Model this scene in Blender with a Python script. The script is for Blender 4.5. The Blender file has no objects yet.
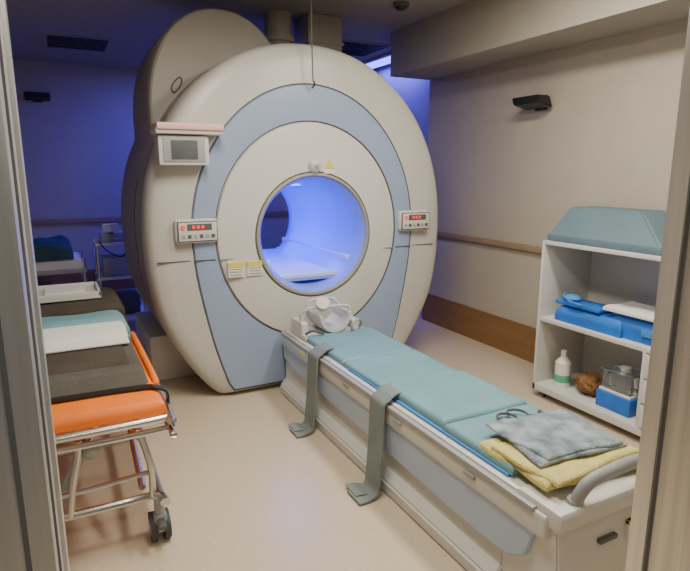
import bpy, bmesh, math, random
from mathutils import Vector, Matrix, noise
random.seed(3)
R=math.radians
# ------------------------------------------------------------------ materials
def mat(name,col,rough=0.5,metal=0.0,var=0.06,nscale=6.0,bump=0.0,bscale=80,emit=None,estr=0,trans=0,stretch=None,coat=0,col2=None):
    m=bpy.data.materials.new(name); m.use_nodes=True
    nt=m.node_tree; b=nt.nodes['Principled BSDF']
    tc=nt.nodes.new('ShaderNodeTexCoord')
    mp=nt.nodes.new('ShaderNodeMapping'); nt.links.new(tc.outputs['Object'],mp.inputs['Vector'])
    if stretch: mp.inputs['Scale'].default_value=stretch
    n=nt.nodes.new('ShaderNodeTexNoise'); n.inputs['Scale'].default_value=nscale; n.inputs['Detail'].default_value=4
    nt.links.new(mp.outputs['Vector'],n.inputs['Vector'])
    r=nt.nodes.new('ShaderNodeValToRGB')
    r.color_ramp.elements[0].position=0.3; r.color_ramp.elements[1].position=0.7
    c0=[max(0,c*(1-var)) for c in col]; c1=[min(1,c*(1+var)) for c in col] if col2 is None else col2
    r.color_ramp.elements[0].color=(*c0,1); r.color_ramp.elements[1].color=(*c1,1)
    nt.links.new(n.outputs['Fac'],r.inputs['Fac']); nt.links.new(r.outputs['Color'],b.inputs['Base Color'])
    b.inputs['Roughness'].default_value=rough; b.inputs['Metallic'].default_value=metal
    if coat: b.inputs['Coat Weight'].default_value=coat
    if trans: b.inputs['Transmission Weight'].default_value=trans
    if emit: b.inputs['Emission Color'].default_value=(*emit,1); b.inputs['Emission Strength'].default_value=estr
    if bump:
        n2=nt.nodes.new('ShaderNodeTexNoise'); n2.inputs['Scale'].default_value=bscale; n2.inputs['Detail'].default_value=3
        nt.links.new(mp.outputs['Vector'],n2.inputs['Vector'])
        bp=nt.nodes.new('ShaderNodeBump'); bp.inputs['Strength'].default_value=bump; bp.inputs['Distance'].default_value=0.01
        nt.links.new(n2.outputs['Fac'],bp.inputs['Height']); nt.links.new(bp.outputs['Normal'],b.inputs['Normal'])
    return m
M={}
M['wall']=mat('wall_paint',(0.46,0.41,0.335),0.8,var=0.03,bump=0.15,bscale=60)
M['ceil']=mat('ceiling_paint',(0.38,0.35,0.29),0.85,var=0.03,bump=0.1)
M['floor']=mat('vinyl_floor',(0.60,0.50,0.36),0.30,var=0.05,nscale=40)
M['brown']=mat('brown_kickboard',(0.25,0.135,0.045),0.5,var=0.12,stretch=(1,0.3,3))
M['rail']=mat('wood_rail',(0.34,0.24,0.135),0.45,var=0.1)
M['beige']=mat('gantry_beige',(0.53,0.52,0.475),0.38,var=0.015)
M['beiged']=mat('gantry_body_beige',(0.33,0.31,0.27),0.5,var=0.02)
M['blue']=mat('gantry_blue',(0.29,0.37,0.53),0.4,var=0.015)
M['white']=mat('white_plastic',(0.61,0.605,0.56),0.35,var=0.015)
M['bore']=mat('bore_liner_lit_blue',(0.22,0.32,0.92),0.3,var=0.01)  # whitish liner; blue of the bore lighting put into its base colour
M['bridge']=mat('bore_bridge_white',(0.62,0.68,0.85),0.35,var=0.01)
M['seam']=mat('dark_seam',(0.07,0.07,0.07),0.6)
M['black']=mat('black_plastic',(0.015,0.015,0.015),0.4)
M['dgrey']=mat('dark_grey',(0.10,0.10,0.10),0.5)
M['grey']=mat('grey_plastic',(0.33,0.34,0.34),0.45)
M['teal']=mat('teal_vinyl',(0.17,0.33,0.37),0.5,var=0.08,nscale=5,bump=0.25,bscale=14)
M['teal2']=mat('grey_teal_vinyl',(0.11,0.175,0.205),0.6,var=0.06)
M['bsheet']=mat('blue_sheet',(0.05,0.25,0.62),0.6,var=0.1)
M['strap']=mat('grey_strap',(0.20,0.23,0.22),0.75,var=0.1,bump=0.3,bscale=200)
M['tblue']=mat('table_blue',(0.41,0.50,0.63),0.4,var=0.015)
M['steel']=mat('brushed_steel',(0.62,0.60,0.56),0.38,metal=0.85,var=0.16,nscale=4,stretch=(14,14,0.4))
M['steel2']=mat('steel_trim',(0.74,0.72,0.68),0.3,metal=0.8,var=0.08,nscale=4,stretch=(12,12,0.4))
M['chrome']=mat('chrome_tube',(0.66,0.65,0.62),0.28,metal=1.0,var=0.05)
M['orange']=mat('orange_vinyl',(0.90,0.20,0.015),0.45,var=0.08)
M['foam']=mat('dark_foam',(0.085,0.08,0.065),0.8,var=0.15,bump=0.3)
M['sheet']=mat('white_sheet',(0.72,0.70,0.67),0.8,var=0.04,bump=0.3,bscale=20)
M['brownb']=mat('dark_blanket',(0.06,0.047,0.035),0.9,var=0.2,bump=0.4)
M['tblank']=mat('dark_teal_blanket',(0.03,0.08,0.10),0.9,var=0.2,bump=0.4)
M['shelf']=mat('shelf_white',(0.62,0.61,0.57),0.4,var=0.02)
M['coil']=mat('coil_blue',(0.02,0.15,0.54),0.5,var=0.15,bump=0.2,bscale=12)
M['yellow']=mat('yellow_towel',(0.70,0.62,0.22),0.95,var=0.1,nscale=25,bump=0.9,bscale=150)
M['gtowel']=mat('fluffy_blue_towel',(0.17,0.24,0.29),0.95,var=0.3,nscale=14,bump=1.0,bscale=120,col2=(0.42,0.48,0.52))
M['pink']=mat('pink_cover',(0.78,0.48,0.46),0.5,var=0.05)
M['screen']=mat('lcd_screen',(0.10,0.11,0.11),0.25,var=0.05)
M['red']=mat('red_led',(0.5,0.02,0.02),0.4,emit=(1,0.05,0.02),estr=1.2)
M['label']=mat('label_white',(0.75,0.74,0.68),0.5,var=0.05)
M['ylabel']=mat('label_yellow',(0.75,0.62,0.05),0.5,var=0.05)
M['clear']=mat('clear_acrylic',(0.85,0.92,0.95),0.06,var=0.01,trans=0.92)
M['sponge']=mat('brown_sponge',(0.22,0.11,0.04),0.95,var=0.3,nscale=60,bump=1.0,bscale=60)
M['rubber']=mat('rubber_tyre',(0.05,0.05,0.055),0.6)
M['bled']=mat('blue_led_strip',(0.1,0.2,0.9),0.4,emit=(0.08,0.10,1.0),estr=6)
M['lamp']=mat('lamp_diffuser',(0.9,0.88,0.8),0.4,emit=(1.0,0.9,0.76),estr=3)
M['greent']=mat('bottle_label_green',(0.10,0.42,0.22),0.5)

# ------------------------------------------------------------------ builder
def lerpmap(v,K):
    if v<=K[0][0]: return v+K[0][1]-K[0][0]
    for (a,b),(c,d) in zip(K,K[1:]):
        if v<=c: return b+(d-b)*(v-a)/(c-a)
    return v+K[-1][1]-K[-1][0]
def tablemap(v):
    v.x=lerpmap(v.x,[(1.0,1.0),(1.262,1.295),(1.385,1.34),(1.905,1.815),(1.938,1.845)])
    if v.y<1.4: v.y=1.4-(1.4-v.y)*0.83
    v.z=v.z*1.10 if v.z<0.39 else v.z+0.039
class B:
    def __init__(s,name): s.name=name; s.bm=bmesh.new(); s.ms=[]
    def mi(s,k):
        if k not in s.ms: s.ms.append(k)
        return s.ms.index(k)
    def add(s,bm2,k,mtx=None):
        if mtx is not None: bmesh.ops.transform(bm2,matrix=mtx,verts=bm2.verts)
        if k is not None:
            i=s.mi(k)
            for f in bm2.faces: f.material_index=i
        me=bpy.data.meshes.new('t'); bm2.to_mesh(me); bm2.free(); s.bm.from_mesh(me); bpy.data.meshes.remove(me)
    def box(s,x0,x1,y0,y1,z0,z1,k,bev=0.0,rot=None,seg=2):
        b=bmesh.new(); bmesh.ops.create_cube(b,size=1)
        bmesh.ops.scale(b,vec=(x1-x0,y1-y0,z1-z0),verts=b.verts)
        if bev: bmesh.ops.bevel(b,geom=b.edges[:],offset=bev,segments=seg,affect='EDGES',profile=0.6)
        m=Matrix.Translation(((x0+x1)/2,(y0+y1)/2,(z0+z1)/2))
        if rot: m=m@Matrix.Rotation(R(rot[1]),4,rot[0])
        s.add(b,k,m)
    def cyl(s,p0,p1,r,k,r2=None,n=24,cap=True):
        p0=Vector(p0);p1=Vector(p1);d=p1-p0
        b=bmesh.new(); bmesh.ops.create_cone(b,cap_ends=cap,segments=n,radius1=r,radius2=r if r2 is None else r2,depth=d.length)
        s.add(b,k,Matrix.Translation((p0+p1)/2)@d.to_track_quat('Z','Y').to_matrix().to_4x4())
    def ell(s,c,rad,k,n=20):
        b=bmesh.new(); bmesh.ops.create_uvsphere(b,u_segments=n,v_segments=n//2,radius=1)
        s.add(b,k,Matrix.Translation(c)@Matrix.Diagonal((*rad,1)))
    def tube(s,pts,r,k,n=10,smooth=3,closed=False):
        P=[Vector(p) for p in pts]
        if smooth: P=catmull(P,smooth,closed)
        rings=[];up=Vector((0,0,1)); L=len(P)
        b=bmesh.new()
        prev=None
        for i,p in enumerate(P):
            a=P[(i-1)%L] if (closed or i>0) else p; c=P[(i+1)%L] if (closed or i<L-1) else p
            t=(c-a).normalized()
            if prev is None:
                u=t.cross(up)
                if u.length<1e-3: u=t.cross(Vector((1,0,0)))
            else: u=prev-t*prev.dot(t)
            u.normalize(); prev=u; v=t.cross(u)
            rings.append([b.verts.new(p+u*r*math.cos(2*math.pi*j/n)+v*r*math.sin(2*math.pi*j/n)) for j in range(n)])
        for i in range(L if closed else L-1):
            A=rings[i];C=rings[(i+1)%L]
            for j in range(n): b.faces.new((A[j],A[(j+1)%n],C[(j+1)%n],C[j]))
        if not closed: b.faces.new(rings[0]);b.faces.new(rings[-1])
        bmesh.ops.recalc_face_normals(b,faces=b.faces)
        s.add(b,k)
    def prism(s,prof,axis,a0,a1,k,bev=0):
        def mk(p,a): return {'X':(a,p[0],p[1]),'Y':(p[0],a,p[1]),'Z':(p[0],p[1],a)}[axis]
        b=bmesh.new(); A=[b.verts.new(mk(p,a0)) for p in prof]; C=[b.verts.new(mk(p,a1)) for p in prof]
        n=len(prof); b.faces.new(A); b.faces.new(C[::-1])
        for i in range(n): b.faces.new((A[i],A[(i+1)%n],C[(i+1)%n],C[i]))
        bmesh.ops.recalc_face_normals(b,faces=b.faces)
        if bev: bmesh.ops.bevel(b,geom=[e for e in b.edges],offset=bev,segments=2,affect='EDGES')
        s.add(b,k)
    def hexa(s,bot,top,k,bev=0.01):
        b=bmesh.new(); A=[b.verts.new(p) for p in bot];C=[b.verts.new(p) for p in top]
        b.faces.new(A);b.faces.new(C[::-1])
        for i in range(4): b.faces.new((A[i],A[(i+1)%4],C[(i+1)%4],C[i]))
        bmesh.ops.recalc_face_normals(b,faces=b.faces)
        if bev: bmesh.ops.bevel(b,geom=b.edges[:],offset=bev,segments=3,affect='EDGES')
        s.add(b,k)
    def pad(s,x0,x1,y0,y1,z0,z1,k,edge=0.03,amp=0.0,freq=5,nx=24,ny=24,rotz=0,wob=0.0,seed=0):
        b=bmesh.new(); T=[];Bt=[]
        cx,cy=(x0+x1)/2,(y0+y1)/2; hx,hy=(x1-x0)/2,(y1-y0)/2
        for i in range(nx+1):
            rt=[];rb=[]
            for j in range(ny+1):
                u=-math.cos(math.pi*i/nx); v=-math.cos(math.pi*j/ny)
                x=u*hx;y=v*hy
                d=min(hx-abs(x),hy-abs(y)); e=min(1,d/edge); h=math.sqrt(max(0,1-(1-e)**2))
                nz=noise.noise(Vector((x*freq+seed,y*freq,seed*1.3)))*amp
                px=x;py=y
                if wob:
                    px+=wob*noise.noise(Vector((x*4,y*4,seed+7)))*(abs(u)); py+=wob*noise.noise(Vector((x*4,y*4,seed+17)))*abs(v)
                zt=z0+(z1-z0)*(0.35+0.65*h)+nz*h
                rt.append(b.verts.new((px,py,zt))); rb.append(b.verts.new((px,py,z0+0.0)))
            T.append(rt);Bt.append(rb)
        for i in range(nx):
            for j in range(ny):
                b.faces.new((T[i][j],T[i+1][j],T[i+1][j+1],T[i][j+1]))
                b.faces.new((Bt[i][j],Bt[i][j+1],Bt[i+1][j+1],Bt[i+1][j]))
        for i in range(nx):
            b.faces.new((Bt[i][0],Bt[i+1][0],T[i+1][0],T[i][0])); b.faces.new((Bt[i+1][ny],Bt[i][ny],T[i][ny],T[i+1][ny]))
        for j in range(ny):
            b.faces.new((Bt[0][j+1],Bt[0][j],T[0][j],T[0][j+1])); b.faces.new((Bt[nx][j],Bt[nx][j+1],T[nx][j+1],T[nx][j]))
        s.add(b,k,Matrix.Translation((cx,cy,0))@Matrix.Rotation(R(rotz),4,'Z'))
    def ribbon(s,path,wdir,w,t,k):
        P=catmull([Vector(p) for p in path],4,False); wd=Vector(wdir).normalized()
        b=bmesh.new(); rows=[]
        for i,p in enumerate(P):
            a=P[max(0,i-1)];c=P[min(len(P)-1,i+1)]; tg=(c-a).normalized(); n=tg.cross(wd).normalized()
            rows.append([b.verts.new(p+wd*sw*w/2+n*sn*t/2) for sw,sn in ((-1,-1),(1,-1),(1,1),(-1,1))])
        for i in range(len(P)-1):
            for j in range(4): b.faces.new((rows[i][j],rows[i][(j+1)%4],rows[i+1][(j+1)%4],rows[i+1][j]))
        b.faces.new(rows[0]);b.faces.new(rows[-1]); bmesh.ops.recalc_face_normals(b,faces=b.faces)
        s.add(b,k)
    def done(s,angle=35,tm=False):
        if tm:
            for v in s.bm.verts: tablemap(v.co)
        me=bpy.data.meshes.new(s.name); s.bm.to_mesh(me); s.bm.free()
        for k in s.ms: me.materials.append(M[k])
        for p in me.polygons: p.use_smooth=True
        me.set_sharp_from_angle(angle=R(angle))
        o=bpy.data.objects.new(s.name,me); bpy.context.collection.objects.link(o)
        c=sum((Vector(v) for v in o.bound_box),Vector())/8
        me.transform(Matrix.Translation(-c)); o.location=c
        return o
def catmull(P,n,closed):
    out=[];L=len(P)
    for i in range(L if closed else L-1):
        g=(lambda q:P[q%L]) if closed else (lambda q:P[max(0,min(L-1,q))])
        p0,p1,p2,p3=g(i-1),g(i),g(i+1),g(i+2)
        for j in range(n):
            t=j/n
            out.append(0.5*((2*p1)+(p2-p0)*t+(2*p0-5*p1+4*p2-p3)*t*t+(3*p1-p0-3*p2+p3)*t**3))
    if not closed: out.append(P[-1])
    return out
def simple(name,x0,x1,y0,y1,z0,z1,k,bev=0):
    b=B(name); b.box(x0,x1,y0,y1,z0,z1,k,bev); return b.done()

# ------------------------------------------------------------------ room
XL,XR,XR2=-1.3,3.28,3.6; YB=7.6; ZC=2.72; YW0,YW1=0.50,0.66; YS=4.6
simple('floor',XL-0.2,XR2+0.2,-1.6,YB+0.15,-0.1,0,'floor')
simple('ceiling',XL-0.2,XR2+0.2,-1.6,YB+0.15,ZC,ZC+0.1,'ceil')
simple('wall_left',XL-0.12,XL,YW1,YB,0,ZC,'wall')
simple('wall_back',XL-0.12,XR2+0.12,YB,YB+0.12,0,ZC,'wall')
b=B('wall_right'); b.box(XR,XR2+0.12,YW1,YS,0,ZC,'wall'); b.box(XR2,XR2+0.12,YS,YB,0,ZC,'wall'); b.done()
DX0,DX1,DH=-0.026,1.043,2.12
simple('wall_front',XL-0.12,DX0-0.06,YW0,YW1,0,ZC,'wall')
simple('wall_front',DX1+0.06,XR2,YW0,YW1,0,ZC,'wall')
simple('wall_front',DX0-0.06,DX1+0.06,YW0,YW1,DH+0.06,ZC,'wall')
b=B('door_1')
b.box(DX0-0.059,DX0,YW0-0.012,YW1+0.012,0,DH,'steel',0.003); b.box(DX1,DX1+0.059,YW0-0.012,YW1+0.012,0,DH,'steel',0.003)
b.box(DX0-0.059,DX1+0.059,YW0-0.012,YW1+0.012,DH,DH+0.059,'steel',0.003)
b.box(DX0-0.002,DX0+0.004,YW1-0.045,YW1-0.008,0,DH,'steel2',0.001)
b.box(DX0-0.002,DX0+0.002,YW0+0.02,YW0+0.026,0,DH,'dgrey',0.0)
b.box(DX0-0.022,DX0-0.018,YW0-0.014,YW0-0.011,0,DH,'dgrey',0.0)
b.box(DX1-0.006,DX1+0.001,YW1-0.022,YW1+0.014,0,DH,'steel2',0.001)
b.box(DX1-0.002,DX1+0.001,YW1-0.030,YW1-0.024,0,DH,'dgrey')
b.box(DX1-0.004,DX1+0.001,YW1-0.05,YW1-0.033,1.49,1.60,'black',0.001)
b.done()
simple('trim_1',2.84,XR-0.001,YW1,YS,2.34,ZC-0.001,'ceil')
b=B('baseboard_right'); b.box(XR-0.012,XR,YW1+0.01,YS,0,0.285,'brown'); b.done()
b=B('baseboard_back'); b.box(XL,XR2,YB-0.012,YB,0,0.285,'brown'); b.done()
b=B('trim_2'); b.box(XR-0.035,XR,YW1+0.01,YS,0.885,0.93,'rail',0.006); b.box(XL,XR2,YB-0.035,YB,0.87,0.93,'rail',0.006); b.done()
def vent(x,y):
    b=B('ceiling_vent'); b.box(x-0.3,x+0.3,y-0.3,y+0.3,ZC-0.012,ZC,'ceil',0.003)
    for i in range(7): b.box(x-0.26,x+0.26,y-0.27+i*0.08,y-0.225+i*0.08,ZC-0.02,ZC-0.012,'black',0)
    b.done()
vent(2.85,5.35); vent(0.35,6.35)
b=B('smoke_detector'); b.cyl((2.43,3.80,ZC),(2.43,3.80,ZC-0.03),0.06,'dgrey'); b.cyl((2.43,3.80,ZC-0.03),(2.43,3.80,ZC-0.05),0.04,'black',0.03); b.done()
def speaker(name,x,y,z,ax):
    b=B(name)
    if ax=='R':
        b.box(x-0.03,x,y-0.05,y+0.05,z-0.05,z+0.04,'black',0.006)
        b.hexa([(x-0.17,y-0.13,z-0.01),(x-0.03,y-0.13,z-0.04),(x-0.03,y+0.13,z-0.04),(x-0.17,y+0.13,z-0.01)],
               [(x-0.19,y-0.13,z+0.04),(x-0.05,y-0.11,z+0.045),(x-0.05,y+0.11,z+0.045),(x-0.19,y+0.13,z+0.04)],'black',0.008)
    else:
        b.box(x-0.05,x+0.05,y-0.03,y,z-0.05,z+0.04,'black',0.006)
        b.hexa([(x-0.13,y-0.17,z-0.01),(x+0.13,y-0.17,z-0.01),(x+0.13,y-0.03,z-0.04),(x-0.13,y-0.03,z-0.04)],
               [(x-0.13,y-0.19,z+0.04),(x+0.13,y-0.19,z+0.04),(x+0.11,y-0.05,z+0.045),(x-0.11,y-0.05,z+0.045)],'black',0.008)
    b.done()
speaker('wall_speaker',XR,3.17,1.985,'R'); speaker('wall_speaker',-0.05,YB,2.32,'B')

# ------------------------------------------------------------------ MRI gantry
CX,CZ=1.56,1.07; N=144
def contour(half,cx=1.55):
    P=[Vector((p[0],p[1])) for p in half]
    full=[(cx+p.x,p.y) for p in P]+[(cx-p.x,p.y) for p in reversed(P) if p.x>1e-6]
    def r(th):
        dx,dz=math.cos(th),math.sin(th); best=0
        for i in range(len(full)):
            ax,az=full[i]; bx,bz=full[(i+1)%len(full)]
            ax-=CX;bx-=CX;az-=CZ;bz-=CZ
            ex,ez=bx-ax,bz-az; den=dx*ez-dz*ex
            if abs(den)<1e-9: continue
            t=(ax*ez-az*ex)/den; u=(ax*dz-az*dx)/den
            if t>0 and -1e-6<=u<=1+1e-6: best=max(best,t)
        return best
    return [r(2*math.pi*i/N) for i in range(N)]
def ellhalf(a,b,z0,n=24,p=2.0,lower=None):
    out=[]
    for i in range(n+1):
        t=math.pi/2*(1-i/n); out.append((a*abs(math.cos(t))**(2/p),z0+b*abs(math.sin(t))**(2/p)))
    if lower: 
        L=catmull([Vector((x,z)) for x,z in [out[-1]]+lower],6,False); out+=[(v.x,v.y) for v in L[1:]]
    return out
outer=contour(ellhalf(1.095,1.235,1.08,p=2.12,lower=[(1.08,0.8),(1.015,0.52),(0.865,0.235),(0.72,0.04),(0.66,0.0)])+[(0,0)],1.567)
bluec=contour(ellhalf(0.815,0.965,1.09,lower=[(0.79,0.8),(0.70,0.36),(0.60,0.045)])+[(0,0.045)],1.553)
def ellfull(a,b,z0,n=48): return [(a*math.sin(math.pi*i/n),z0+b*math.cos(math.pi*i/n)) for i in range(n+1)]
disc=contour(ellfull(0.655,0.72,1.09))
circ=lambda rr:[rr]*N
off=lambda c,d:[x-d for x in c]
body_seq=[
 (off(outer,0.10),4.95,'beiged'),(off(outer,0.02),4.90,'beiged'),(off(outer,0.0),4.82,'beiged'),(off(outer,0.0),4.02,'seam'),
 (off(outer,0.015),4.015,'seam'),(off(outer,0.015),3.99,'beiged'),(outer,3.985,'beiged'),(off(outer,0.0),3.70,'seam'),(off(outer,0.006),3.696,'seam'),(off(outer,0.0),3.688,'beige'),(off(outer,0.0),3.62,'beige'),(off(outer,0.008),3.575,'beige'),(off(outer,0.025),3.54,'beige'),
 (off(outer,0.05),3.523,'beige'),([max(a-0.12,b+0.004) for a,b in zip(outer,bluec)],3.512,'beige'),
 ([x+0.0 for x in bluec],3.505,'seam'),(off(bluec,0.006),3.512,'blue'),(off(bluec,0.014),3.497,'blue'),([(a+b)/2 for a,b in zip(bluec,disc)],3.488,'blue'),([x+0.012 for x in disc],3.494,'seam'),
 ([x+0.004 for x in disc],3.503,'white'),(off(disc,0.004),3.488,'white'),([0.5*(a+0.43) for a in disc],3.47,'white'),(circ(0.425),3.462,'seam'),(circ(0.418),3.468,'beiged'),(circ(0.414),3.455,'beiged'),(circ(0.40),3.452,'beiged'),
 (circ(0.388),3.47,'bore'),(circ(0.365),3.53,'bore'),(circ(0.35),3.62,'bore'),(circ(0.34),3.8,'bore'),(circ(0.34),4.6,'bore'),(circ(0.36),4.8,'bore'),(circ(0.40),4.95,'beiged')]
g=B('mri_scanner')
bm=bmesh.new(); rings=[]
for rad,y,k in body_seq:
    rings.append([bm.verts.new((CX+r*math.cos(2*math.pi*i/N),y,max(0.001,CZ+r*math.sin(2*math.pi*i/N)))) for i,r in enumerate(rad)])
for q in range(len(rings)):
    A=rings[q];C=rings[(q+1)%len(rings)]; mi=g.mi(body_seq[q][2])
    for i in range(N):
        f=bm.faces.new((A[i],A[(i+1)%N],C[(i+1)%N],C[i])); f.material_index=mi
bmesh.ops.recalc_face_normals(bm,faces=bm.faces)
g.add(bm,None)
hp=[];HX=1.10
for i in range(41):
    t=math.pi*i/40; hp.append((HX+0.50*math.copysign(abs(math.cos(t))**(2/2.15),math.cos(t)),1.88+0.685*abs(math.sin(t))**(2/2.15)))
hp+= [(HX-0.50,1.5),(HX+0.50,1.5)]
bm=bmesh.new(); lay=[]
for y,s in ((3.93,0.95),(3.94,0.975),(3.97,0.993),(4.02,1.0),(4.68,1.0),(4.74,0.97)):
    lay.append([bm.verts.new((HX+(x-HX)*s,y,1.7+(z-1.7)*s)) for x,z in hp])
n=len(hp)
for q in range(len(lay)-1):
    for i in range(n): bm.faces.new((lay[q][i],lay[q][(i+1)%n],lay[q+1][(i+1)%n],lay[q+1][i]))
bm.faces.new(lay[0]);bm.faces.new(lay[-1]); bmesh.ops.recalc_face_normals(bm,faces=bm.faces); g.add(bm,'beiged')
g.tube([(0.755,3.922,2.04),(0.81,3.922,2.10),(0.82,3.922,2.06),(0.77,3.922,2.00)],0.004,'dgrey',6,3,True)
for sx in (-1,1):
    x0,x1=sorted((1.55+sx*0.44,1.55+sx*0.64)); g.box(x0,x1,3.474,3.482,0.945,0.949,'grey')
    x0,x1=sorted((1.55+sx*0.67,1.55+sx*0.80)); g.box(x0,x1,3.486,3.495,0.945,0.950,'seam')
    x0,x1=sorted((1.55+sx*0.82,1.55+sx*1.02)); g.box(x0,x1,3.505,3.520,0.945,0.950,'seam')
for sx,nx in ((-1,0.77),(1,2.37)):
    g.box(nx-0.135,nx+0.135,3.455,3.52,1.06,1.21,'white',0.03,seg=3)
    g.box(nx-0.122,nx+0.122,3.449,3.458,1.073,1.197,'seam',0.003); g.box(nx-0.116,nx+0.116,3.446,3.452,1.079,1.191,'white',0.002)
    g.box(nx-0.065,nx+0.085,3.443,3.448,1.143,1.182,'screen'); 
    for i in range(3): g.box(nx-0.035+i*0.028,nx-0.018+i*0.028,3.440,3.444,1.153,1.173,'red')
    for i in range(6):
        g.box(nx-0.10+i*0.036,nx-0.078+i*0.036,3.442,3.447,1.095,1.117,'dgrey' if i%2 else 'grey')
    g.cyl((nx-0.09,3.448,1.163),(nx-0.09,3.438,1.163),0.013,'red',n=12)
g.box(0.56,0.85,3.40,3.55,1.53,1.70,'white',0.012); g.box(0.585,0.825,3.393,3.402,1.55,1.685,'grey',0.003); g.box(0.63,0.78,3.388,3.395,1.565,1.672,'screen',0.001)
g.box(0.545,0.93,3.37,3.56,1.705,1.74,'white',0.012); g.box(0.550,0.935,3.355,3.56,1.728,1.768,'pink',0.014)
g.ell((1.56,3.46,1.53),(0.045,0.04,0.05),'white'); g.cyl((1.56,3.425,1.53),(1.56,3.415,1.53),0.014,'grey')
g.prism([(1.635,1.515),(1.705,1.515),(1.67,1.575)],'Y',3.460,3.474,'ylabel'); g.box(1.63,1.71,3.460,3.474,1.48,1.507,'label')
for xx in (1.00,1.125):
    g.box(xx-0.05,xx+0.05,3.456,3.48,0.83,0.925,'label'); g.box(xx-0.05,xx+0.05,3.453,3.457,0.895,0.925,'ylabel')
    for i in range(3): g.box(xx-0.04,xx+0.04,3.4535,3.457,0.842+i*0.018,0.848+i*0.018,'grey')
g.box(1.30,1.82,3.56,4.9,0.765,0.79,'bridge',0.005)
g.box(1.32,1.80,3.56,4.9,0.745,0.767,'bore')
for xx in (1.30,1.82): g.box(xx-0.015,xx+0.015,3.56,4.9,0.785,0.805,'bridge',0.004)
for xx in (1.255,1.865): g.box(xx-0.02,xx+0.02,3.56,4.85,0.862,0.900,'bridge',0.006)
g.box(1.50,1.62,3.85,4.7,1.392,1.402,'bled')
g.box(0.52,0.95,4.03,4.85,0.0,0.34,'white',0.02); g.box(0.42,0.60,4.1,4.7,0.0,0.16,'white',0.02)
g.box(2.2,2.5,4.1,4.8,0.0,0.34,'white',0.02)
mri=g.done(30)
b=B('quench_pipe')
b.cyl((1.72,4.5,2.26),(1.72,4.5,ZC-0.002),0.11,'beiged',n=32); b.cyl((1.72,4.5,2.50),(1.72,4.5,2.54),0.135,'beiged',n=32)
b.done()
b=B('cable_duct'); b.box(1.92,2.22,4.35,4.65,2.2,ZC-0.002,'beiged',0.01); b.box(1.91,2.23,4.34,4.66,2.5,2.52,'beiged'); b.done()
b=B('hanging_cable'); b.tube([(1.53,3.42,ZC-0.002),(1.53,3.42,2.4),(1.535,3.42,2.1),(1.545,3.43,2.06)],0.004,'dgrey',6,3); b.tube([(1.545,3.43,2.06),(1.56,3.45,2.04),(1.55,3.47,2.02)],0.006,'dgrey',6,3); b.done()

# ------------------------------------------------------------------ patient table
t=B('patient_table')
t.prism([(1.24,0),(1.24,0.055),(1.32,0.10),(1.32,0.20),(1.88,0.20),(1.88,0.10),(1.94,0.055),(1.94,0)],'Y',1.30,3.44,'white',0.008)
def sidepanel(x0,x1):
    prof=[(3.42,0.33),(3.42,0.235),(3.30,0.20),(1.42,0.155),(1.25,0.165),(1.16,0.21),(1.12,0.30),(1.12,0.33)]
    t.prism(prof,'X',x0,x1,'tblue',0.006)
sidepanel(1.27,1.92)
t.box(1.258,1.934,1.06,3.44,0.305,0.385,'white',0.014,seg=3)
t.box(1.252,1.30,1.12,3.44,0.375,0.395,'grey',0.006); t.box(1.90,1.944,1.12,3.44,0.375,0.395,'grey',0.006)
t.box(1.30,1.90,1.08,3.42,0.388,0.402,'white',0.006)
t.box(1.252,1.259,3.02,3.40,0.315,0.372,'tblue',0.002)
for yy in (1.45,1.95,2.45,3.05): t.box(1.249,1.259,yy,yy+0.06,0.345,0.36,'ylabel' if yy>2.9 else 'grey',0.001)
t.prism([(0.98,0.05),(1.02,0.36),(1.06,0.40),(1.30,0.40),(1.30,0.0),(1.0,0.0)],'X',1.31,1.89,'white',0.012)
t.box(1.285,1.915,1.00,1.24,0.345,0.412,'white',0.025,seg=3)
t.box(1.55,1.64,0.990,1.012,0.27,0.285,'dgrey',0.003)
t.box(1.70,1.80,0.992,1.012,0.25,0.31,'label',0.002); t.box(1.70,1.80,0.990,1.010,0.295,0.31,'ylabel',0.002)
t.box(1.365,1.90,1.32,2.55,0.401,0.414,'bsheet',0.004)
ys=[1.30,1.72,2.18,2.62,3.16]
for i in range(4):
    t.pad(1.385+0.006*math.sin(i*2),1.905,ys[i]+0.003,ys[i+1]-0.003,0.402 if i>1 else 0.413,0.436+(0.010 if i<2 else 0)+(0.006 if i==1 else 0),'teal',0.025,0.006,4,seed=i*3)
t.tube([(1.46,1.05,0.40),(1.465,1.03,0.455),(1.50,1.02,0.49),(1.60,1.015,0.505),(1.72,1.02,0.505),(1.83,1.04,0.475),(1.86,1.06,0.40)],0.024,'grey',14,5)
for xx in (1.46,1.86): t.cyl((xx,1.05,0.40),(xx,1.048,0.425),0.034,'grey',0.03)
t.done(tm=True)
def strap(y):
    b=B('restraint_strap')
    b.ribbon([(1.42,y,0.448),(1.33,y,0.439),(1.248,y,0.412),(1.234,y,0.36),(1.225,y-0.01,0.25),(1.205,y-0.03,0.10),(1.19,y-0.04,0.03),(1.15,y-0.05,0.012),(1.10,y-0.05,0.010)],(0,1,0),0.125,0.008,'strap')
    b.ribbon([(1.245,y+0.005,0.40),(1.229,y+0.0,0.25),(1.21,y-0.015,0.09),(1.20,y-0.02,0.012),(1.14,y-0.01,0.02),(1.11,y+0.0,0.016)],(0,1,0),0.11,0.006,'strap')
    b.done(tm=True)
strap(2.86); strap(2.12)
h=B('head_coil')
h.box(1.36,1.84,3.12,3.38,0.404,0.435,'white',0.012,seg=3)
h.box(1.36,1.43,3.18,3.36,0.43,0.51,'white',0.018,seg=3); h.box(1.77,1.84,3.18,3.36,0.43,0.49,'white',0.018,seg=3)
bm=bmesh.new(); rg=[]
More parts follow.
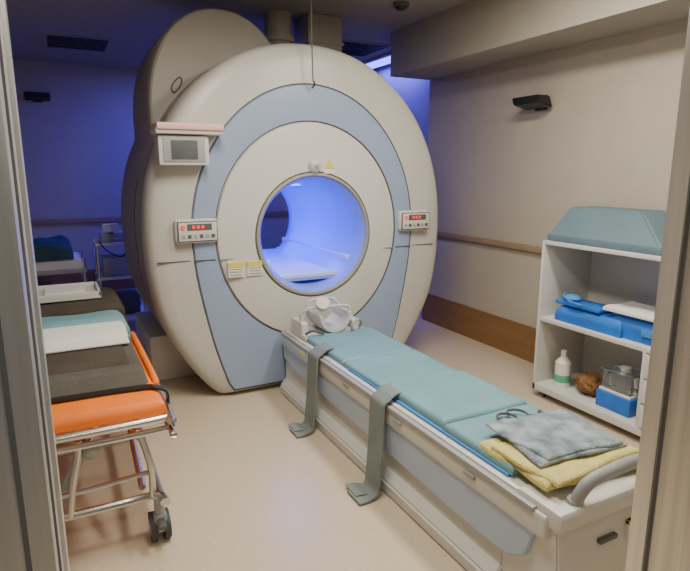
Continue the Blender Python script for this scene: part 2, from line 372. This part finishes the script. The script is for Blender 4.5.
for y,ro in ((3.12,0.122),(3.135,0.13),(3.34,0.13),(3.355,0.122)):
    o=[];
    for i in range(25):
        a=math.pi+math.pi*i/24; o.append(bm.verts.new((1.61+ro*math.cos(a),y,0.56+ro*math.sin(a))))
    for i in range(25):
        a=2*math.pi-math.pi*i/24; o.append(bm.verts.new((1.61+(ro-0.022)*math.cos(a),y,0.56+(ro-0.022)*math.sin(a))))
    rg.append(o)
for q in range(3):
    for i in range(50): bm.faces.new((rg[q][i],rg[q][(i+1)%50],rg[q+1][(i+1)%50],rg[q+1][i]))
bm.faces.new(rg[0]);bm.faces.new(rg[-1]); bmesh.ops.recalc_face_normals(bm,faces=bm.faces); h.add(bm,'white')
h.tube([(1.49,3.15,0.55),(1.49,3.15,0.59),(1.54,3.15,0.605),(1.68,3.15,0.605),(1.73,3.15,0.59),(1.73,3.15,0.55)],0.009,'white',8,4)
h.tube([(1.49,3.32,0.55),(1.49,3.32,0.60),(1.54,3.32,0.62),(1.68,3.32,0.62),(1.73,3.32,0.60),(1.73,3.32,0.55)],0.009,'white',8,4)
for xx in (1.56,1.66): h.tube([(xx,3.15,0.605),(xx,3.23,0.625),(xx,3.32,0.62)],0.008,'white',8,3)
h.cyl((1.53,3.17,0.605),(1.52,3.14,0.64),0.042,'white',0.048); h.cyl((1.52,3.14,0.64),(1.518,3.137,0.643),0.038,'sheet')
h.cyl((1.395,3.22,0.51),(1.395,3.22,0.56),0.018,'white'); h.tube([(1.395,3.22,0.55),(1.41,3.20,0.585),(1.48,3.17,0.61)],0.009,'white',8,4)
h.tube([(1.83,3.17,0.44),(1.81,3.12,0.49),(1.77,3.10,0.51),(1.72,3.09,0.48),(1.73,3.10,0.445)],0.010,'grey',8,4)
h.tube([(1.38,3.14,0.445),(1.42,3.10,0.475),(1.47,3.09,0.46),(1.50,3.10,0.45)],0.008,'dgrey',8,4)
h.done(tm=True)
b=B('yellow_towel')
b.pad(1.40,1.90,1.10,1.50,0.435,0.462,'yellow',0.03,0.008,9,rotz=-4,wob=0.05,seed=2)
b.pad(1.39,1.88,1.11,1.46,0.458,0.476,'yellow',0.025,0.008,9,rotz=2,wob=0.05,seed=5)
b.done(tm=True)
b=B('fluffy_towel')
b.pad(1.45,1.87,1.16,1.53,0.480,0.493,'gtowel',0.018,0.004,10,rotz=-7,wob=0.05,seed=9)
b.pad(1.47,1.86,1.18,1.52,0.491,0.503,'gtowel',0.018,0.004,11,rotz=-2,wob=0.05,seed=12)
b.done(tm=True)
b=B('call_bell_cable')
pp=[]
for i in range(11): 
    a=i*0.9; pp.append((1.64+0.06*math.cos(a)+0.008*i,1.60+0.05*math.sin(a),0.460+0.001*i))
b.tube(pp,0.0055,'dgrey',6,4); b.tube([(1.74,1.57,0.467),(1.80,1.55,0.466),(1.83,1.59,0.463)],0.010,'dgrey',8,4); b.done(tm=True)

# ------------------------------------------------------------------ shelf
SX0,SX1,SY0,SY1=2.78,3.24,1.48,2.61
s=B('storage_shelf'); tk=0.022
s.box(SX0,SX1,SY0,SY1,1.036,1.06,'shelf',0.003)
s.box(SX0,SX1,SY1-tk,SY1,0.05,1.04,'shelf',0.003); s.box(SX0,SX1,SY0,SY0+tk,0.05,1.04,'shelf',0.003)
s.box(SX0,SX1,SY0,SY1,0.05,0.095,'shelf',0.003); s.box(SX0+0.005,SX1,SY0+tk,SY1-tk,0.53,0.555,'shelf',0.003)
s.box(SX1-0.012,SX1,SY0+tk,SY1-tk,0.09,1.04,'shelf')
s.box(SX0+0.005,SX1,1.83,1.85,0.09,0.535,'shelf',0.002)
for i in range(3):
    s.box(SX0-0.004,SX0+0.014,SY0+tk+0.004,1.827,0.10+i*0.144,0.235+i*0.144,'shelf',0.004); s.box(SX0-0.012,SX0-0.004,1.60,1.72,0.16+i*0.144,0.172+i*0.144,'grey',0.002)
for yy in (SY0+0.06,SY1-0.06):
    for xx in (SX0+0.05,SX1-0.05):
        s.cyl((xx,yy-0.012,0.026),(xx,yy+0.012,0.026),0.025,'dgrey',n=16); s.box(xx-0.012,xx+0.012,yy-0.016,yy+0.016,0.035,0.055,'chrome')
s.done()
b=B('foam_wedge_cushion')
b.box(2.80,3.22,1.82,2.595,1.061,1.105,'teal2',0.012)
b.hexa([(2.80,1.82,1.095),(3.22,1.82,1.095),(3.22,2.595,1.095),(2.80,2.595,1.095)],[(2.97,2.07,1.27),(3.20,2.07,1.27),(3.20,2.58,1.27),(2.97,2.58,1.27)],'teal2',0.012)
b.done()
b=B('folded_cloth'); b.pad(2.84,3.05,1.60,1.81,1.061,1.10,'sheet',0.03,0.01,8,seed=4); b.done()
b=B('body_coil')
b.pad(2.84,3.17,1.55,2.12,0.556,0.70,'coil',0.08,0.012,6,seed=1); b.pad(2.82,3.12,2.02,2.50,0.556,0.66,'coil',0.06,0.02,6,seed=6)
b.box(2.83,3.0,2.18,2.52,0.66,0.685,'coil',0.012); b.ell((2.90,2.44,0.70),(0.05,0.06,0.025),'bsheet')
b.tube([(2.82,2.30,0.69),(2.81,2.38,0.70),(2.84,2.46,0.72),(2.92,2.50,0.72)],0.006,'bsheet',8,4)
b.pad(2.83,3.08,1.66,2.16,0.695,0.725,'sheet',0.03,0.01,7,seed=8)
b.box(2.825,2.838,1.62,1.90,0.60,0.64,'bsheet',0.004)
b.done()
b=B('spray_bottle'); b.cyl((2.90,2.47,0.096),(2.90,2.47,0.26),0.05,'label'); b.cyl((2.90,2.47,0.26),(2.90,2.47,0.30),0.05,'label',0.02); b.cyl((2.90,2.47,0.30),(2.90,2.47,0.34),0.018,'label'); b.cyl((2.90,2.47,0.13),(2.90,2.47,0.18),0.0505,'greent',cap=False); b.done()
b=B('natural_sponge')
bm=bmesh.new(); bmesh.ops.create_icosphere(bm,subdivisions=4,radius=1)
for v in bm.verts:
    v.co*=1+0.22*noise.noise(v.co*3.0); v.co=Vector((v.co.x*0.085,v.co.y*0.095,v.co.z*0.07))
b.add(bm,'sponge',Matrix.Translation((2.95,2.28,0.165))); b.done()
b=B('phantom_box')
b.box(2.84,3.04,1.93,2.16,0.096,0.20,'coil',0.008); b.box(2.85,3.03,1.94,2.15,0.20,0.215,'sheet',0.003)
b.box(2.86,3.02,1.95,2.14,0.215,0.33,'clear',0.004); b.cyl((2.94,2.045,0.33),(2.94,2.045,0.355),0.03,'label'); b.box(2.85,3.03,1.94,2.15,0.328,0.333,'clear',0.001); b.done()

# ------------------------------------------------------------------ stretcher
s=B('stretcher')
X0,X1,Y0,Y1=-0.28,0.335,2.14,3.95; Z=0.56
s.tube([(X0+0.06,Y0,Z-0.01),(X1-0.06,Y0,Z-0.01),(X1-0.015,Y0+0.02,Z-0.01),(X1,Y0+0.08,Z-0.01),(X1,Y1-0.06,Z-0.01),(X1-0.06,Y1,Z-0.01),(X0+0.06,Y1,Z-0.01),(X0,Y1-0.06,Z-0.01),(X0,Y0+0.06,Z-0.01)],0.016,'chrome',12,5,True)
s.tube([(X0+0.06,Y0+0.01,Z-0.06),(X1-0.06,Y0+0.01,Z-0.06),(X1-0.01,Y0+0.03,Z-0.06),(X1-0.005,Y0+0.08,Z-0.06),(X1-0.005,Y1-0.06,Z-0.06),(X1-0.06,Y1,Z-0.06),(X0+0.06,Y1,Z-0.06),(X0,Y1-0.06,Z-0.06),(X0,Y0+0.06,Z-0.06)],0.013,'chrome',10,5,True)
s.pad(X0+0.02,X1-0.012,Y0+0.02,3.2,Z+0.0,Z+0.058,'orange',0.03,0.003,5,seed=3)
s.pad(X0+0.02,X1-0.012,3.18,Y1-0.02,Z+0.0,Z+0.055,'orange',0.03,0.003,5,seed=13)
for xx in (X1-0.016,X0+0.016):
    s.tube([(xx,2.38,Z+0.050),(xx,2.46,Z+0.062),(xx,3.10,Z+0.066),(xx,3.18,Z+0.05)],0.014,'orange',10,4)
s.hexa([(X0+0.04,2.34,Z+0.05),(X1-0.045,2.34,Z+0.05),(X1-0.045,3.03,Z+0.05),(X0+0.04,3.03,Z+0.05)],[(X0+0.06,2.40,Z+0.125),(X1-0.06,2.40,Z+0.125),(X1-0.06,3.02,Z+0.132),(X0+0.06,3.02,Z+0.132)],'foam',0.014)
s.hexa([(X0+0.10,2.45,Z+0.12),(X1-0.10,2.45,Z+0.12),(X1-0.10,2.9,Z+0.12),(X0+0.10,2.9,Z+0.12)],[(X0+0.11,2.47,Z+0.134),(X1-0.11,2.47,Z+0.134),(X1-0.11,2.9,Z+0.137),(X0+0.11,2.9,Z+0.137)],'brownb',0.005)
s.ribbon([(X1+0.012,2.28,Z-0.02),(X1+0.010,2.28,Z+0.045),(X1-0.03,2.29,Z+0.066),(X1-0.08,2.31,Z+0.068),(0.0,2.325,Z+0.068),(X0+0.05,2.33,Z+0.068)],(0,1,0),0.04,0.008,'black')
zl=0.20
s.tube([(0.25,Y0+0.06,zl),(0.28,Y0+0.10,zl),(0.28,Y1-0.2,zl),(0.25,Y1-0.15,zl),(-0.2,Y1-0.15,zl),(-0.23,Y1-0.2,zl),(-0.23,Y0+0.10,zl),(-0.2,Y0+0.06,zl)],0.016,'chrome',10,4,True)
s.tube([(-0.22,2.75,zl),(0.27,2.75,zl)],0.014,'chrome',8,0)
for xx in (-0.17,0.22):
    s.tube([(xx,Y0+0.12,zl+0.01),(xx,2.6,0.32),(xx,3.55,Z-0.07)],0.014,'chrome',10,0)
    s.tube([(xx-0.03,Y1-0.25,zl+0.01),(xx-0.03,3.3,0.33),(xx-0.03,2.35,Z-0.07)],0.014,'chrome',10,0)
s.tube([(0.25,Y0+0.05,zl),(0.25,Y0+0.05,0.33),(0.22,Y0+0.07,0.47),(0.20,Y0+0.06,Z-0.06)],0.013,'chrome',10,5)
s.tube([(-0.05,Y0+0.05,zl),(-0.03,Y0+0.06,0.33),(0.0,Y0+0.07,0.45),(0.0,Y0+0.06,Z-0.06)],0.013,'chrome',10,5)
s.cyl((-0.08,2.25,0.24),(0.03,2.25,0.47),0.022,'grey'); s.cyl((-0.03,2.25,0.345),(0.07,2.25,0.54),0.012,'chrome'); s.ell((0.04,2.22,0.44),(0.035,0.03,0.035),'grey')
s.tube([(-0.22,Y0+0.07,0.28),(0.0,Y0+0.06,0.29),(0.24,Y0+0.07,0.30)],0.010,'chrome',8,3)
for cx,cy in ((0.27,Y0+0.04),(-0.22,Y0+0.04),(0.27,Y1-0.18),(-0.22,Y1-0.18)):
    s.cyl((cx,cy,0.20),(cx,cy,0.125),0.02,'grey',n=14)
    s.hexa([(cx-0.024,cy-0.035,0.055),(cx+0.024,cy-0.035,0.055),(cx+0.024,cy+0.045,0.055),(cx-0.024,cy+0.045,0.055)],[(cx-0.024,cy-0.025,0.13),(cx+0.024,cy-0.025,0.13),(cx+0.024,cy+0.025,0.13),(cx-0.024,cy+0.025,0.13)],'grey',0.006)
    for sx in (-0.026,0.026):
        s.cyl((cx+sx-0.012,cy+0.02,0.06),(cx+sx+0.012,cy+0.02,0.06),0.06,'rubber',n=28)
        s.cyl((cx+sx-0.014,cy+0.02,0.06),(cx+sx+0.014,cy+0.02,0.06),0.036,'grey',n=24)
    s.box(cx-0.015,cx+0.015,cy-0.085,cy-0.02,0.10,0.115,'dgrey',0.005)
s.done()
b=B('white_bedsheet'); b.hexa([(-0.22,2.82,0.700),(0.27,2.82,0.700),(0.28,3.05,0.695),(-0.23,3.05,0.695)],[(-0.21,2.85,0.716),(0.26,2.85,0.716),(0.26,3.05,0.735),(-0.22,3.05,0.735)],'sheet',0.006)
b.ribbon([(0.02,2.96,0.733),(0.02,2.86,0.722),(0.02,2.80,0.710),(0.02,2.72,0.705)],(1,0,0),0.48,0.006,'sheet'); b.done()
b=B('teal_pillow'); b.pad(-0.25,0.30,3.06,3.32,0.618,0.745,'teal',0.08,0.01,6,seed=5); b.done()
b=B('folded_blanket'); b.pad(-0.25,0.32,3.34,3.90,0.617,0.70,'brownb',0.05,0.012,6,seed=6); b.pad(-0.24,0.31,3.36,3.89,0.69,0.76,'brownb',0.05,0.012,6,seed=16); b.done()
b=B('plastic_tray'); b.box(-0.22,0.20,3.50,3.84,0.768,0.787,'white',0.006); b.box(-0.22,0.20,3.50,3.515,0.78,0.81,'white',0.004); b.box(-0.22,0.20,3.825,3.84,0.78,0.81,'white',0.004); b.box(0.185,0.20,3.50,3.84,0.78,0.81,'white',0.004); b.box(-0.22,-0.205,3.5,3.84,0.78,0.81,'white',0.004); b.pad(-0.1,0.12,3.56,3.76,0.785,0.805,'sheet',0.02,0.005,7); b.done()

# ------------------------------------------------------------------ background left
b=B('linen_trolley')
b.box(-0.55,0.22,5.6,6.2,0.12,0.16,'grey',0.01); b.box(-0.55,0.22,5.6,6.2,0.58,0.62,'grey',0.01)
for xx in (-0.53,0.20):
    for yy in (5.62,6.18):
        b.cyl((xx,yy,0.08),(xx,yy,0.72),0.014,'chrome',n=10); b.cyl((xx-0.012,yy,0.04),(xx+0.012,yy,0.04),0.04,'rubber')
        b.cyl((xx,yy,0.04),(xx,yy,0.09),0.01,'chrome')
b.pad(-0.52,0.19,5.62,6.18,0.62,0.72,'sheet',0.06,0.02,5,seed=2); b.pad(-0.54,0.12,5.60,6.20,0.715,0.86,'tblank',0.12,0.06,6,seed=4)
b.pad(-0.5,0.17,5.64,6.16,0.16,0.40,'tblank',0.09,0.04,5,seed=9)
b.done()
b=B('equipment_cart')
for z in (0.12,0.50,0.82): b.box(0.30,0.72,5.55,5.95,z,z+0.025,'white',0.006)
for xx in (0.32,0.70):
    for yy in (5.57,5.93): b.cyl((xx,yy,0.07),(xx,yy,0.86),0.012,'chrome',n=10); b.cyl((xx-0.01,yy,0.035),(xx+0.01,yy,0.035),0.035,'rubber')
b.box(0.36,0.62,5.62,5.86,0.525,0.70,'grey',0.01); b.box(0.36,0.62,5.62,5.86,0.845,0.93,'grey',0.01); b.box(0.38,0.52,5.60,5.64,0.94,1.02,'white',0.01); b.box(0.43,0.47,5.61,5.64,0.92,0.95,'dgrey'); b.box(0.36,0.66,5.60,5.9,0.145,0.33,'dgrey',0.015)
b.tube([(0.34,5.56,0.86),(0.40,5.50,0.78),(0.52,5.50,0.72),(0.6,5.54,0.83)],0.006,'black',8,4)
b.done()

# ------------------------------------------------------------------ lights
def area(name,loc,rot,size,sy,power,col):
    l=bpy.data.lights.new(name,'AREA'); l.shape='RECTANGLE'; l.size=size; l.size_y=sy; l.energy=power; l.color=col
    o=bpy.data.objects.new(name,l); o.location=loc; o.rotation_euler=[R(a) for a in rot]; bpy.context.collection.objects.link(o); return o
def fixture(name,x,y,sx,sy,power,col,k='lamp'):
    b=B(name); b.box(x-sx/2-0.03,x+sx/2+0.03,y-sy/2-0.03,y+sy/2+0.03,ZC-0.03,ZC-0.001,'white',0.006); b.box(x-sx/2,x+sx/2,y-sy/2,y+sy/2,ZC-0.036,ZC-0.028,k); b.done()
    area(name+'_light',(x,y,ZC-0.05),(0,0,0),sx,sy,power,col)
W=(1.0,0.93,0.81)
fixture('ceiling_light',0.75,1.9,0.3,1.2,44,W)
fixture('ceiling_light',2.0,1.9,0.3,1.2,50,W)
fixture('door_frame_fill',0.6,-0.6,1.2,0.3,28,W)  # added unseen lamp behind the camera, there to brighten the door frame
BL=(0.10,0.09,1.0)
fixture('blue_ceiling_light',1.45,6.3,0.6,0.6,40,BL,'bled')
fixture('blue_ceiling_light',3.42,5.6,0.2,1.0,15,BL,'bled')
area('bore_light',(1.56,4.25,1.385),(0,0,0),0.12,0.8,8,(0.06,0.11,1.0))
area('bore_light_far',(1.56,5.4,1.2),(-90,0,0),0.6,0.4,4,(0.06,0.11,1.0))
w=bpy.data.worlds.new('world'); bpy.context.scene.world=w; w.use_nodes=True
w.node_tree.nodes['Background'].inputs[0].default_value=(0.75,0.72,0.7,1); w.node_tree.nodes['Background'].inputs[1].default_value=0.12

# ------------------------------------------------------------------ camera
c=bpy.data.cameras.new('camera'); c.sensor_width=36; c.lens=36*560/690; c.clip_start=0.02
co=bpy.data.objects.new('camera',c); co.location=(0,0,1.5); co.rotation_euler=(R(90-11.6),0,R(-27.3))
bpy.context.collection.objects.link(co); bpy.context.scene.camera=co
